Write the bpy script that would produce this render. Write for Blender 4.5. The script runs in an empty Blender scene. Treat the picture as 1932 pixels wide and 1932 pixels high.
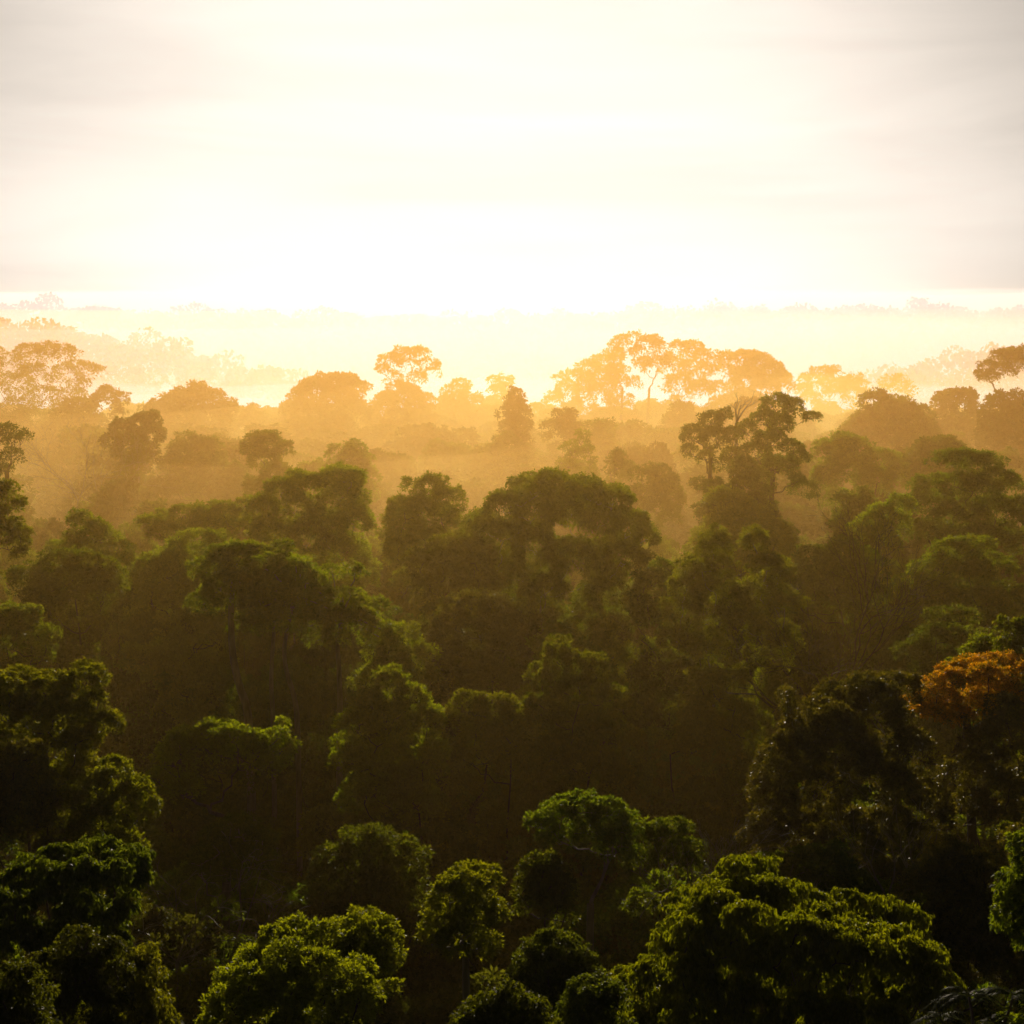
import bpy, math, random
import numpy as np
from mathutils import Vector
R = math.radians
scene = bpy.context.scene
COL = scene.collection

# ------------------------------------------------------------------ camera
CAM_Z = 46.0
PITCH = R(6.27)                       # looking slightly down over the canopy
FOC = 1.866                           # focal length in picture widths (30 degrees)
cam_d = bpy.data.cameras.new("camera")
cam_d.sensor_width = 36.0
cam_d.lens = 36.0 * FOC
cam_d.clip_start = 0.5
cam_d.clip_end = 20000.0
cam = bpy.data.objects.new("camera", cam_d)
COL.objects.link(cam)
cam.location = (0, 0, CAM_Z)
cam.rotation_euler = (R(90) - PITCH, 0, 0)
scene.camera = cam

# ------------------------------------------------------------------ sun, sky, exposure
SUN_EL, SUN_AZ = R(13.0), R(-1.0)      # low, almost straight ahead (azimuth from +Y towards +X)
sun_d = bpy.data.lights.new("sun", 'SUN')
sun_d.energy = 4.4
sun_d.angle = R(0.5)
sun_d.color = (1.0, 0.83, 0.64)
sun = bpy.data.objects.new("sun", sun_d)
COL.objects.link(sun)
to_sun = Vector((math.sin(SUN_AZ) * math.cos(SUN_EL), math.cos(SUN_AZ) * math.cos(SUN_EL), math.sin(SUN_EL)))
sun.rotation_euler = to_sun.to_track_quat('Z', 'Y').to_euler()
sun.location = (0, 60, 120)

VEIL = (1.08, .965, .85)
world = bpy.data.worlds.new("World")
scene.world = world
world.use_nodes = True
wt = world.node_tree
wt.nodes.clear()
w_out = wt.nodes.new("ShaderNodeOutputWorld")
w_bg = wt.nodes.new("ShaderNodeBackground")
w_bg.inputs["Strength"].default_value = 0.05
sky = wt.nodes.new("ShaderNodeTexSky")
sky.sky_type = 'NISHITA'
sky.sun_disc = False
sky.sun_elevation = SUN_EL
sky.sun_rotation = SUN_AZ
sky.altitude = 0
sky.air_density = 1.0
sky.dust_density = 1.35
sky.ozone_density = 1.0
# thin streaks of high cloud: noise over the sky directions, stretched along the horizon
w_tc = wt.nodes.new("ShaderNodeTexCoord")
w_map = wt.nodes.new("ShaderNodeMapping")
w_map.inputs["Scale"].default_value = (2.2, 2.2, 17.0)
w_map.inputs["Rotation"].default_value = (0, R(2.5), 0)
w_noise = wt.nodes.new("ShaderNodeTexNoise")
w_noise.inputs["Scale"].default_value = 1.5
w_noise.inputs["Detail"].default_value = 5.0
w_noise.inputs["Roughness"].default_value = 0.55
w_noise.inputs["Distortion"].default_value = 0.4
w_ramp = wt.nodes.new("ShaderNodeMapRange")
w_ramp.inputs["From Min"].default_value = 0.38
w_ramp.inputs["From Max"].default_value = 0.68
w_ramp.inputs["To Min"].default_value = 1.04
w_ramp.inputs["To Max"].default_value = 0.90
w_mul = wt.nodes.new("ShaderNodeVectorMath")
w_mul.operation = 'SCALE'
wt.links.new(w_tc.outputs["Generated"], w_map.inputs["Vector"])
wt.links.new(w_map.outputs["Vector"], w_noise.inputs["Vector"])
wt.links.new(w_noise.outputs["Fac"], w_ramp.inputs["Value"])
# a veil of thin high cloud whitens the sky: same brightness, paler colour
w_bw = wt.nodes.new("ShaderNodeRGBToBW")
w_veil = wt.nodes.new("ShaderNodeVectorMath"); w_veil.operation = 'SCALE'
w_veil.inputs[0].default_value = VEIL
w_mix = wt.nodes.new("ShaderNodeMix"); w_mix.data_type = 'VECTOR'
w_mix.inputs["Factor"].default_value = 1.0
wt.links.new(sky.outputs["Color"], w_bw.inputs[0])
# the veil evens out the glare round the hidden sun: brightness levels off towards a white
w_div = wt.nodes.new("ShaderNodeMath"); w_div.operation = 'MULTIPLY'; w_div.inputs[1].default_value = 1 / 29
w_pow = wt.nodes.new("ShaderNodeMath"); w_pow.operation = 'POWER'; w_pow.inputs[1].default_value = 1.6
w_tanh = wt.nodes.new("ShaderNodeMath"); w_tanh.operation = 'TANH'
w_lvl = wt.nodes.new("ShaderNodeMath"); w_lvl.operation = 'MULTIPLY'; w_lvl.inputs[1].default_value = 26.0
wt.links.new(w_bw.outputs[0], w_div.inputs[0]); wt.links.new(w_div.outputs[0], w_pow.inputs[0])
wt.links.new(w_pow.outputs[0], w_tanh.inputs[0]); wt.links.new(w_tanh.outputs[0], w_lvl.inputs[0])
wt.links.new(w_lvl.outputs[0], w_veil.inputs["Scale"])
wt.links.new(sky.outputs["Color"], w_mix.inputs["A"])
wt.links.new(w_veil.outputs["Vector"], w_mix.inputs["B"])
wt.links.new(w_mix.outputs["Result"], w_mul.inputs[0])
wt.links.new(w_ramp.outputs["Result"], w_mul.inputs["Scale"])
wt.links.new(w_mul.outputs["Vector"], w_bg.inputs["Color"])
wt.links.new(w_bg.outputs["Background"], w_out.inputs["Surface"])

scene.view_settings.view_transform = 'Standard'
scene.view_settings.look = 'None'
scene.view_settings.exposure = -0.2
scene.view_settings.gamma = 1.0
scene.view_settings.use_curve_mapping = False
HAZE_D, HAZE_G = .00005, .80          # density and forward scattering of the morning haze
cy = scene.cycles
cy.use_denoising = True
cy.max_bounces = 8
cy.diffuse_bounces = 5
cy.glossy_bounces = 2
cy.transmission_bounces = 5
cy.transparent_max_bounces = 4
cy.volume_bounces = 1
cy.caustics_reflective = False
cy.caustics_refractive = False
cy.sample_clamp_indirect = 4.0

# ------------------------------------------------------------------ helpers
SP, CP = math.sin(PITCH), math.cos(PITCH)
def at(px, py, d):
    """The point at distance d (metres ahead) that the photograph (1932 px wide) shows at px, py."""
    u, v = px / 1932 - 0.5, 0.5 - py / 1932
    x, y, z = u, v * SP + FOC * CP, v * CP - FOC * SP
    s = d / y
    return np.array((x * s, d, CAM_Z + z * s))

def smooth(a, b, t):
    t = np.clip((t - a) / (b - a), 0, 1)
    return t * t * (3 - 2 * t)

def terrain(x, y):
    """Height of the forest floor: a shallow hollow in front, a misty valley beyond, wooded ridges far off."""
    x = np.asarray(x, float); y = np.asarray(y, float)
    z = -3.0 * smooth(20, 70, y) + 5.0 * smooth(150, 330, y)
    z = z + 2.0 * smooth(20, 45, np.abs(x)) * smooth(260, 40, y)
    z = z - 40 * smooth(430, 620, y)
    z = z + 1.2 * np.sin(x * .045 + 1) * np.cos(y * .031)
    far = smooth(450, 700, y)
    # left ridge dropping towards the middle, a low one on the right, a long one behind
    z = z + far * 57 * np.exp(-((y - 1000) / 170) ** 2) * smooth(40, -330, x - 0.0)
    z = z + far * 36 * np.exp(-((y - 860 - .25 * x) / 130) ** 2) * smooth(60, 230, x) * (1 - .35 * smooth(200, 420, x))
    z = z + far * (56 + 4 * np.sin(x * .008) - 9 * np.exp(-((x - 20) / 190) ** 2)) * np.exp(-((y - 1900) / 260) ** 2)
    return z

def tz(x, y):
    return float(terrain(x, y))

def link_mesh(name, V, F, mat, parent=None, tone=None, smooth_shade=False):
    """One mesh object from numpy vertices and a list of polygon index arrays (all of one size or mixed)."""
    me = bpy.data.meshes.new(name)
    V = np.ascontiguousarray(V, np.float32)
    if isinstance(F, np.ndarray):
        k = F.shape[1]; nF = len(F)
        idx = np.ascontiguousarray(F, np.int32).ravel()
        starts = np.arange(0, nF * k, k, dtype=np.int32)
    else:
        sizes = np.concatenate([np.full(len(f), f.shape[1], np.int32) for f in F])
        idx = np.concatenate([f.astype(np.int32).ravel() for f in F])
        starts = np.concatenate([[0], np.cumsum(sizes)[:-1]]).astype(np.int32)
        nF = len(sizes)
    me.vertices.add(len(V)); me.vertices.foreach_set("co", V.ravel())
    me.loops.add(len(idx)); me.loops.foreach_set("vertex_index", idx)
    me.polygons.add(nF); me.polygons.foreach_set("loop_start", starts)
    me.update(calc_edges=True)
    if tone is not None:
        a = me.attributes.new("tone", 'FLOAT', 'FACE')
        a.data.foreach_set("value", np.ascontiguousarray(tone, np.float32))
    if smooth_shade:
        me.polygons.foreach_set("use_smooth", np.ones(nF, bool))
    me.materials.append(mat)
    o = bpy.data.objects.new(name, me)
    COL.objects.link(o)
    if parent: o.parent = parent
    return o

def unit(a):
    return a / np.maximum(np.linalg.norm(a, axis=-1, keepdims=True), 1e-9)

class Tubes:
    """Collects tapered tubes (trunk, limbs, twigs) into one mesh."""
    def __init__(self): self.V, self.F, self.n = [], [], 0
    def add(self, pts, rad, sides=7, cap=True):
        pts = np.asarray(pts, float); rad = np.asarray(rad, float)
        k = len(pts)
        t = np.gradient(pts, axis=0); t = unit(t)
        ref = np.array((1., 0, 0)) if abs(t[0][0]) < .8 else np.array((0, 1., 0))
        a = unit(np.cross(t, ref)); b = np.cross(t, a)
        ang = np.arange(sides) * 2 * np.pi / sides
        ring = (a[:, None] * np.cos(ang)[None, :, None] + b[:, None] * np.sin(ang)[None, :, None]) * rad[:, None, None]
        V = (pts[:, None] + ring).reshape(-1, 3)
        i = np.arange(k - 1)[:, None] * sides; j = np.arange(sides)[None]
        jn = (j + 1) % sides
        F = np.stack([i + j, i + jn, i + sides + jn, i + sides + j], -1).reshape(-1, 4)
        self.V.append(V); self.F.append(F + self.n); self.n += len(V)
    def build(self, name, mat, parent=None):
        return link_mesh(name, np.concatenate(self.V), np.concatenate(self.F), mat, parent, smooth_shade=True)

def curve_pts(p0, p1, p2, n, wob, rng):
    t = np.linspace(0, 1, n)[:, None]
    P = (1 - t) ** 2 * p0 + 2 * t * (1 - t) * p1 + t ** 2 * p2
    w = rng.normal(0, wob, (n, 3)); w[0] = 0; w[-1] = 0
    return P + w * np.sin(t * np.pi) ** .5

# ------------------------------------------------------------------ materials
def new_mat(name):
    m = bpy.data.materials.new(name); m.use_nodes = True
    nt = m.node_tree; nt.nodes.clear()
    return m, nt, nt.nodes.new("ShaderNodeOutputMaterial")

def leaf_mat(name, dark, light, trans, gloss=.03, rough=.45, tmix=.45, vary=.35):
    m, nt, out = new_mat(name)
    N, L = nt.nodes, nt.links
    at_ = N.new("ShaderNodeAttribute"); at_.attribute_name = "tone"
    oi = N.new("ShaderNodeObjectInfo")
    mix = N.new("ShaderNodeMix"); mix.data_type = 'RGBA'
    mix.inputs["A"].default_value = (*dark, 1); mix.inputs["B"].default_value = (*light, 1)
    L.new(at_.outputs["Fac"], mix.inputs["Factor"])
    hsv = N.new("ShaderNodeHueSaturation")
    mr = N.new("ShaderNodeMapRange"); mr.inputs["To Min"].default_value = 1 - vary; mr.inputs["To Max"].default_value = 1 + vary
    mh = N.new("ShaderNodeMapRange"); mh.inputs["To Min"].default_value = .485; mh.inputs["To Max"].default_value = .515
    L.new(oi.outputs["Random"], mr.inputs["Value"]); L.new(oi.outputs["Random"], mh.inputs["Value"])
    L.new(mr.outputs["Result"], hsv.inputs["Value"]); L.new(mh.outputs["Result"], hsv.inputs["Hue"])
    L.new(mix.outputs["Result"], hsv.inputs["Color"])
    d = N.new("ShaderNodeBsdfDiffuse"); L.new(hsv.outputs["Color"], d.inputs["Color"])
    tr = N.new("ShaderNodeBsdfTranslucent")
    tm = N.new("ShaderNodeMix"); tm.data_type = 'RGBA'; tm.blend_type = 'MULTIPLY'
    tm.inputs["Factor"].default_value = 1; tm.inputs["B"].default_value = (*trans, 1)
    L.new(hsv.outputs["Color"], tm.inputs["A"]); L.new(tm.outputs["Result"], tr.inputs["Color"])
    s1 = N.new("ShaderNodeMixShader"); s1.inputs[0].default_value = tmix
    L.new(d.outputs[0], s1.inputs[1]); L.new(tr.outputs[0], s1.inputs[2])
    g = N.new("ShaderNodeBsdfGlossy"); g.inputs["Roughness"].default_value = rough
    s2 = N.new("ShaderNodeMixShader"); s2.inputs[0].default_value = gloss
    L.new(s1.outputs[0], s2.inputs[1]); L.new(g.outputs[0], s2.inputs[2])
    L.new(s2.outputs[0], out.inputs["Surface"])
    return m

def bark_mat(name, a, b):
    m, nt, out = new_mat(name)
    N, L = nt.nodes, nt.links
    tc = N.new("ShaderNodeTexCoord")
    mp = N.new("ShaderNodeMapping"); mp.inputs["Scale"].default_value = (3, 3, .7)
    no = N.new("ShaderNodeTexNoise"); no.inputs["Scale"].default_value = 1.6; no.inputs["Detail"].default_value = 6
    cr = N.new("ShaderNodeMix"); cr.data_type = 'RGBA'
    cr.inputs["A"].default_value = (*a, 1); cr.inputs["B"].default_value = (*b, 1)
    st = N.new("ShaderNodeMapRange"); st.inputs["From Min"].default_value = .35; st.inputs["From Max"].default_value = .65
    p = N.new("ShaderNodeBsdfPrincipled"); p.inputs["Roughness"].default_value = .85
    L.new(tc.outputs["Object"], mp.inputs[0]); L.new(mp.outputs[0], no.inputs["Vector"])
    L.new(no.outputs["Fac"], st.inputs["Value"]); L.new(st.outputs[0], cr.inputs["Factor"])
    L.new(cr.outputs["Result"], p.inputs["Base Color"]); L.new(p.outputs[0], out.inputs["Surface"])
    return m

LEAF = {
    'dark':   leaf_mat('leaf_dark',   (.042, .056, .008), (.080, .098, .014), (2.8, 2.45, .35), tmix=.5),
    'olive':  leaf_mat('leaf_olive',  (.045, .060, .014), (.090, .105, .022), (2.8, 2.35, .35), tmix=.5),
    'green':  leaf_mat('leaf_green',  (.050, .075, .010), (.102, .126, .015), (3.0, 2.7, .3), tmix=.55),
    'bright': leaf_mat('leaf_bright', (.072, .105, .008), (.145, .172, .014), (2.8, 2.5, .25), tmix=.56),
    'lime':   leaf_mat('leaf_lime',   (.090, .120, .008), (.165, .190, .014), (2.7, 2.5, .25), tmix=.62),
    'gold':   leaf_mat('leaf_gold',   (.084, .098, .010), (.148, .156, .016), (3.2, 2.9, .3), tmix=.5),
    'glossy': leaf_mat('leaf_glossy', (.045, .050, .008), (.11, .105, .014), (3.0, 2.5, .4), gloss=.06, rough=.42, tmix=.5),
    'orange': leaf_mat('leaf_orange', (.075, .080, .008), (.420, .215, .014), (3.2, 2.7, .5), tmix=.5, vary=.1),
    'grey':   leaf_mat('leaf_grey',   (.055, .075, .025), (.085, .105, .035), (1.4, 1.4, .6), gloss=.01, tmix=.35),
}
BARK = {
    'pale':  bark_mat('bark_pale',  (.30, .25, .16), (.17, .14, .085)),
    'tan':   bark_mat('bark_tan',   (.19, .15, .09), (.11, .085, .05)),
    'brown': bark_mat('bark_brown', (.11, .085, .05), (.06, .045, .025)),
}

# ------------------------------------------------------------------ leaves
def leaves(lobes, rng, L, width=.5, lai=1.25, droop=0.0, under=.45, clump=.25, jitter=.30, cover=1.0, spiky=0.0):
    """Leaf quads on clumps spread over the outer shells of the lobes (cx,cy,cz,rx,ry,rz). Returns V, F, tone."""
    Cn, Rn, Ro, Cb = [], [], [], []
    lob = np.asarray(lobes, float)
    for c in lob:
        r = (c[3] * c[4] * c[5]) ** (1 / 3)
        rc = max(clump * r, L * 1.1)
        n = max(6, int(cover * 3.1 * (r / rc) ** 2))
        u = unit(rng.normal(0, 1, (n, 3)))
        low = u[:, 2] < -under
        u[low, 2] *= -1
        rad = rng.uniform(.72, 1.06, n) + rng.normal(0, .05, n)
        p = c[:3] + u * c[3:6] * rad[:, None]
        # drop clumps buried deep inside a neighbouring lobe
        q = (p[:, None] - lob[None, :, :3]) / lob[None, :, 3:6]
        keep = (np.linalg.norm(q, axis=-1) < .66).sum(1) == 0
        p, u = p[keep], u[keep]
        Cn.append(p); Ro.append(u)
        Rn.append(rc * rng.uniform(.5, 1.5, len(p)))
    C = np.concatenate(Cn); O = np.concatenate(Ro); RC = np.concatenate(Rn)
    area = .5 * L * L * width
    cnt = np.maximum(3, (lai * 3.6 * RC ** 2 / area * rng.uniform(.7, 1.2, len(RC))).astype(int))
    ci = np.repeat(np.arange(len(C)), cnt)
    n = len(ci)
    v = unit(rng.normal(0, 1, (n, 3)) + O[ci] * .75 + np.array((0, 0, .25)))
    rr = rng.uniform(.25, 1.0, n) ** .6 * np.where(rng.random(n) < .10, rng.uniform(1.0, 1.5, n), 1)
    flat = np.array((1, 1, .75))
    base = C[ci] + v * flat * (RC[ci] * rr)[:, None]
    d = unit(v * .8 + rng.normal(0, .55, (n, 3)) + np.array((0, 0, .15 - 1.6 * droop + spiky)))
    upv = np.array((0, 0, .8)) + rng.normal(0, .85, (n, 3)) + v * .35
    side = unit(np.cross(d, upv))
    nrm = np.cross(side, d)
    ln = L * rng.uniform(.5, 1.45, n)[:, None]
    wd = ln * width * rng.uniform(.8, 1.2, n)[:, None] * .5
    mid = base + d * ln * .45 + nrm * ln * .06
    tip = base + d * ln - np.array((0, 0, 1.)) * ln * (.12 + .3 * droop)
    V = np.stack([base, mid + side * wd, tip, mid - side * wd], 1).reshape(-1, 3)
    F = np.arange(4 * n).reshape(-1, 4)
    ct = rng.uniform(0, 1, len(C))
    tone = np.clip(ct[ci] * .55 + rng.uniform(-.15, .6, n), 0, 1)
    return V, F, tone

# ------------------------------------------------------------------ crown plans: lobes inside a W x D x H box (z from 0 to H)
def plan(kind, W, D, H, rng):
    lob = []
    def put(x, y, z, r, fz=.8):
        lob.append((x, y, z, r * rng.uniform(.85, 1.2), r * rng.uniform(.85, 1.2), r * fz * rng.uniform(.85, 1.15)))
    if kind in ('dome', 'lumpy'):
        n = 27 if kind == 'dome' else 18
        rl = W * (.14 if kind == 'dome' else .14)
        ga = 2.39996
        for i in range(n):
            t = (i + .5) / n
            cz = 1 - 1.25 * t                       # from the top down past the equator
            s = math.sqrt(max(0, 1 - cz * cz))
            a = i * ga + rng.uniform(-.35, .35)
            k = rng.uniform(.72, 1.08) if kind == 'dome' else rng.uniform(.58, 1.14)
            put(math.cos(a) * s * k * (W / 2 - rl), math.sin(a) * s * k * (D / 2 - rl),
                H * .40 + cz * k * (H * .60 - rl * .7), rl * rng.uniform(.6, 1.35))
        put(0, 0, H * .42, W * .24, .9)
    elif kind == 'umbrella':
        n = 13; rl = W * .15
        for i in range(n):
            t = math.sqrt((i + .4) / n); a = i * 2.39996 + rng.uniform(-.3, .3)
            x, y = math.cos(a) * t * (W / 2 - rl), math.sin(a) * t * (D / 2 - rl)
            put(x, y, H - rl * .5 - H * .55 * t * t * rng.uniform(.6, 1.15), rl * rng.uniform(.8, 1.2), .5)
    elif kind == 'open':
        n = 11; rl = W * .13
        for i in range(n):
            t = ((i + .5) / n) ** .6; a = i * 2.39996 + rng.uniform(-.4, .4)
            put(math.cos(a) * t * (W / 2 - rl), math.sin(a) * t * (D / 2 - rl),
                H * rng.uniform(.35, .62) + (H * .38 - rl * .3) * (1 - t * t), rl * rng.uniform(.7, 1.3), .62)
    elif kind == 'column':
        rl = W * .27
        n = max(6, int(H / rl * 2.4))
        for i in range(n):
            t = (i + .5) / n; a = i * 2.39996
            k = (W / 2 - rl) * (1 - .75 * max(0, t - .5) * 2 * .9)
            put(math.cos(a) * k, math.sin(a) * k, rl * .6 + t * (H - 1.4 * rl), rl * rng.uniform(.8, 1.1) * (1 - .3 * t))
    elif kind == 'layered':
        rl = W * .17
        for k, (zz, m, s) in enumerate(((.95, 2, .25), (.74, 5, .6), (.50, 7, .9), (.24, 8, 1.0))):
            for i in range(m):
                a = i * 2 * math.pi / m + k * 1.1 + rng.uniform(-.35, .35)
                t = rng.uniform(.75, 1.0)
                put(math.cos(a) * s * t * (W / 2 - rl), math.sin(a) * s * t * (D / 2 - rl),
                    H * zz - rl * .4 + rng.uniform(-.05, .05) * H, rl * rng.uniform(.8, 1.25), .42)
    elif kind == 'flat':
        n = 16; rl = W * .13
        for i in range(n):
            t = math.sqrt((i + .4) / n); a = i * 2.39996 + rng.uniform(-.3, .3)
            put(math.cos(a) * t * (W / 2 - rl), math.sin(a) * t * (D / 2 - rl),
                H * (.82 - .5 * t * t) + rng.uniform(-.14, .10) * H, rl * rng.uniform(.8, 1.3), .55)
    return lob

def branch(T, p, d, ln, r, depth, rng, up=.12, n_child=(2, 4), spread=.75, twig=.012):
    """A bare branch that forks again and again."""
    k = 5
    pts = [np.array(p)]
    dd = np.array(d, float)
    for i in range(k - 1):
        dd = unit(dd + rng.normal(0, .16, 3) + np.array((0, 0, up * .3)))
        pts.append(pts[-1] + dd * ln / (k - 1))
    r1 = r * .62
    T.add(pts, np.linspace(r, max(r1, twig), k), 6 if r > .06 else 4)
    if depth == 0: return
    for i in range(rng.integers(*n_child) + (1 if depth > 2 else 0)):
        q = unit(rng.normal(0, 1, 3)); q = unit(q - dd * q.dot(dd))
        s = pts[-1] if i < 2 else pts[rng.integers(2, k)]
        branch(T, s, unit(dd + q * spread * rng.uniform(.6, 1.2) + np.array((0, 0, up))), ln * rng.uniform(.55, .82), r1 * rng.uniform(.6, .95), depth - 1, rng, up, n_child, spread, twig)

# ------------------------------------------------------------------ trees
def tag(o, label, cat='tree', group=None, kind=None):
    if label: o['label'] = label
    if cat: o['category'] = cat
    if group: o['group'] = group
    if kind: o['kind'] = kind
    return o

def empty(name, loc):
    o = bpy.data.objects.new(name, None); o.empty_display_size = 1
    COL.objects.link(o); o.location = loc
    return o

def build_tree(name, label, base, lob, leaf, bark, rng, L, limbs=False, twigs=0, lean=None, trunk_r=None, group=None, fork=None, drop=None, nlimb=None, n_core=None, **lk):
    """lob: lobes in coordinates relative to the trunk base. Parts: trunk (> limb), crown."""
    t = empty(name, base)
    tag(t, label, 'tree', group)
    lob = [tuple(q) for q in lob]
    for q in list(lob):                                         # small sprays stick out of the bigger clumps
        for k in range(2):
            if rng.random() < .38:
                u = unit(rng.normal(0, 1, 3) + np.array((0, 0, .5))); s_ = rng.uniform(.28, .5)
                lob.append((q[0] + u[0] * q[3] * .98, q[1] + u[1] * q[4] * .98, q[2] + u[2] * q[5] * .98, q[3] * s_, q[4] * s_, q[5] * s_))
    lob = np.asarray(lob, float)
    top = (lob[:, 2] + lob[:, 5]).max(); bot = (lob[:, 2] - lob[:, 5]).min()
    cx, cy_ = lob[:, 0].mean(), lob[:, 1].mean()
    W = (lob[:, 0] + lob[:, 3]).max() - (lob[:, 0] - lob[:, 3]).min()
    r0 = trunk_r or max(.16, min(.55, W * .022 + top * .006))
    if fork is None:
        fz = max(top * .45, bot + (top - bot) * .12)
        if drop is not None: fz = (lob[:n_core, 2] - lob[:n_core, 5]).min() - drop
        fork = np.array((cx * .7, cy_ * .7, fz))
    fork = np.array(fork, float)
    T = Tubes()
    mid = np.array((lean[0], lean[1], fork[2] * .5)) if lean else fork * .5 + np.array((rng.normal(0, .5), rng.normal(0, .3), 0))
    stem = curve_pts(np.array((0, 0, -.6)), mid, fork, 12, .06 * r0 / .3, rng)
    rs = r0 * (1 - .45 * np.linspace(0, 1, 12)); rs[0] *= 1.7; rs[1] *= 1.2
    T.add(stem, rs, 9)
    core = lob[:n_core]
    order = np.argsort(np.linalg.norm(core[:, :3] - fork, axis=1) - core[:, 3])
    nodes = [stem[k] for k in range(5, 12)]; nr = [rs[k] * .75 for k in range(5, 12)]; own = [T] * 7
    limb_list = []; n_big = nlimb or 6
    for i in order:                                             # each bough springs from the nearest wood below it
        c = core[i]
        e = c[:3].copy(); e[2] -= c[5] * .15
        A = np.array(nodes); v = e - A
        dist = np.linalg.norm(v, axis=1) + 2.5 * np.maximum(0, -(v[:, 2] - .25 * np.hypot(v[:, 0], v[:, 1])))
        j = int(np.argmin(dist)); s = A[j]; h = e - s
        ctrl = s + h * .5 + np.array((h[0] * .15, h[1] * .15, -.18 * abs(h[2]) - .04 * np.hypot(h[0], h[1])))
        P = curve_pts(s, ctrl, e, 8, .045 * np.linalg.norm(h), rng)
        main = limbs and own[j] is T and len(limb_list) < n_big
        TT = Tubes() if main else own[j]
        rb = min(nr[j] * .8, r0 * .5)
        rr_ = np.linspace(rb, max(.025, rb * .45), 8)
        TT.add(P, rr_, 7)
        for k in (2, 4, 6, 7): nodes.append(P[k]); nr.append(rr_[k]); own.append(TT)
        for k in range(twigs):
            q = unit(rng.normal(0, 1, 3)); q[2] = abs(q[2]) * .7 - .1
            st = P[-1 - rng.integers(0, 4)]
            en = c[:3] + q * c[3:6] * rng.uniform(.7, 1.2)
            TT.add(curve_pts(st, (st + en) / 2 + rng.normal(0, .12, 3) * c[3], en, 5, .04 * c[3], rng), np.linspace(rb * .35 + .01, .015, 5), 5)
        if main: limb_list.append(TT)
    tr = T.build('trunk', BARK[bark], t)
    for TT in limb_list: TT.build('limb', BARK[bark], tr)
    V, F, tone = leaves(lob, rng, L, **lk)
    cr = link_mesh('crown', V, F, LEAF[leaf], t, tone)
    return t

def leaf_len(d):
    return .05 + .0013 * d

def px_tree(name, x0, x1, yt, yb, d, kind, leaf, label, bark='brown', seed=1, depth=.9, lobes=None, Ls=1.0, skirt=True, **kw):
    """A tree whose crown fills, from the camera, the photograph's box x0..x1, yt..yb at distance d."""
    rng = np.random.default_rng(seed + 7)
    xm = (x0 + x1) / 2
    if 'bx' in kw: xm = kw.pop('bx')
    g = at(xm, yt, d); bx = g[0]; gz = tz(bx, d)
    m = np.linalg.norm(at(xm + 100, yt, d) - g) / 100          # metres per photograph pixel
    W = (x1 - x0) * m; H = g[2] - at(xm, yb, d)[2]; D = W * depth
    zb = at(xm, yb, d)[2] - gz
    ox = at((x0 + x1) / 2, yt, d)[0] - bx
    if lobes:
        lob = []; ncopy = 3 if d < 110 and not kw.get('limbs') or 'droop' in kw else 2
        if name in ('emergent_tree', 'umbrella_tree'): ncopy = 1 if d > 300 else 2
        for q in lobes:                                        # blobs measured in the photograph, spread in depth
            p = at(q[0], q[1], d); r = q[2] * m; fz = q[3] if len(q) > 3 else .75
            for k in range(ncopy):
                lob.append((p[0] - bx + rng.normal(0, .12) * r * k, rng.uniform(-.32, .32) * D, p[2] - gz + rng.normal(0, .1) * r * k, r * rng.uniform(.9, 1.1), r * rng.uniform(.9, 1.2), r * fz * (.92 if k else 1)))
    else:
        lob = [(a + ox, b, c + zb, e, f, h) for a, b, c, e, f, h in plan(kind, W, D, H, rng)]
    n_core = len(lob)
    if skirt:
        lo = min(q[2] - q[5] * .5 for q in lob)                 # foliage goes on down into the shade
        for k in range(9):
            a = k * 2.4 + rng.uniform(-.4, .4); t = rng.uniform(.35, .8)
            z = lo - (lo * .62) * ((k + .3) / 9) ** 1.1
            lob.append((ox + math.cos(a) * t * W * .42, math.sin(a) * t * D * .42, z, W * rng.uniform(.13, .2), W * rng.uniform(.13, .2), W * rng.uniform(.10, .16)))
    return build_tree(name, label, (bx, d, gz), lob, leaf, bark, rng, leaf_len(d) * Ls, n_core=n_core, **kw)

# ------------------------------------------------------------------ ground
def build_ground():
    ys = np.concatenate([np.linspace(-150, 40, 10), np.linspace(50, 700, 80), np.linspace(720, 2700, 60)])
    xs = np.concatenate([[-2600, -2000], np.linspace(-1500, -260, 30), np.linspace(-240, 240, 60), np.linspace(260, 1500, 30), [2000, 2600]])
    X, Y = np.meshgrid(xs, ys)
    Z = terrain(X, Y)
    V = np.stack([X, Y, Z], -1).reshape(-1, 3)
    nx, ny = len(xs), len(ys)
    i = np.arange(ny - 1)[:, None] * nx + np.arange(nx - 1)[None]
    F = np.stack([i, i + 1, i + nx + 1, i + nx], -1).reshape(-1, 4)
    m, nt, out = new_mat('leaf_litter')
    N, Lk = nt.nodes, nt.links
    no = N.new("ShaderNodeTexNoise"); no.inputs["Scale"].default_value = .6; no.inputs["Detail"].default_value = 8
    tc = N.new("ShaderNodeTexCoord")
    mx = N.new("ShaderNodeMix"); mx.data_type = 'RGBA'
    mx.inputs["A"].default_value = (.035, .028, .014, 1); mx.inputs["B"].default_value = (.03, .045, .012, 1)
    p = N.new("ShaderNodeBsdfPrincipled"); p.inputs["Roughness"].default_value = .95
    Lk.new(tc.outputs["Object"], no.inputs["Vector"]); Lk.new(no.outputs["Fac"], mx.inputs["Factor"])
    Lk.new(mx.outputs["Result"], p.inputs["Base Color"]); Lk.new(p.outputs[0], out.inputs["Surface"])
    o = link_mesh('ground', V, F, m, smooth_shade=True)
    tag(o, 'dark forest floor under the rainforest canopy', 'ground', None, 'structure')
build_ground()

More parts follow.
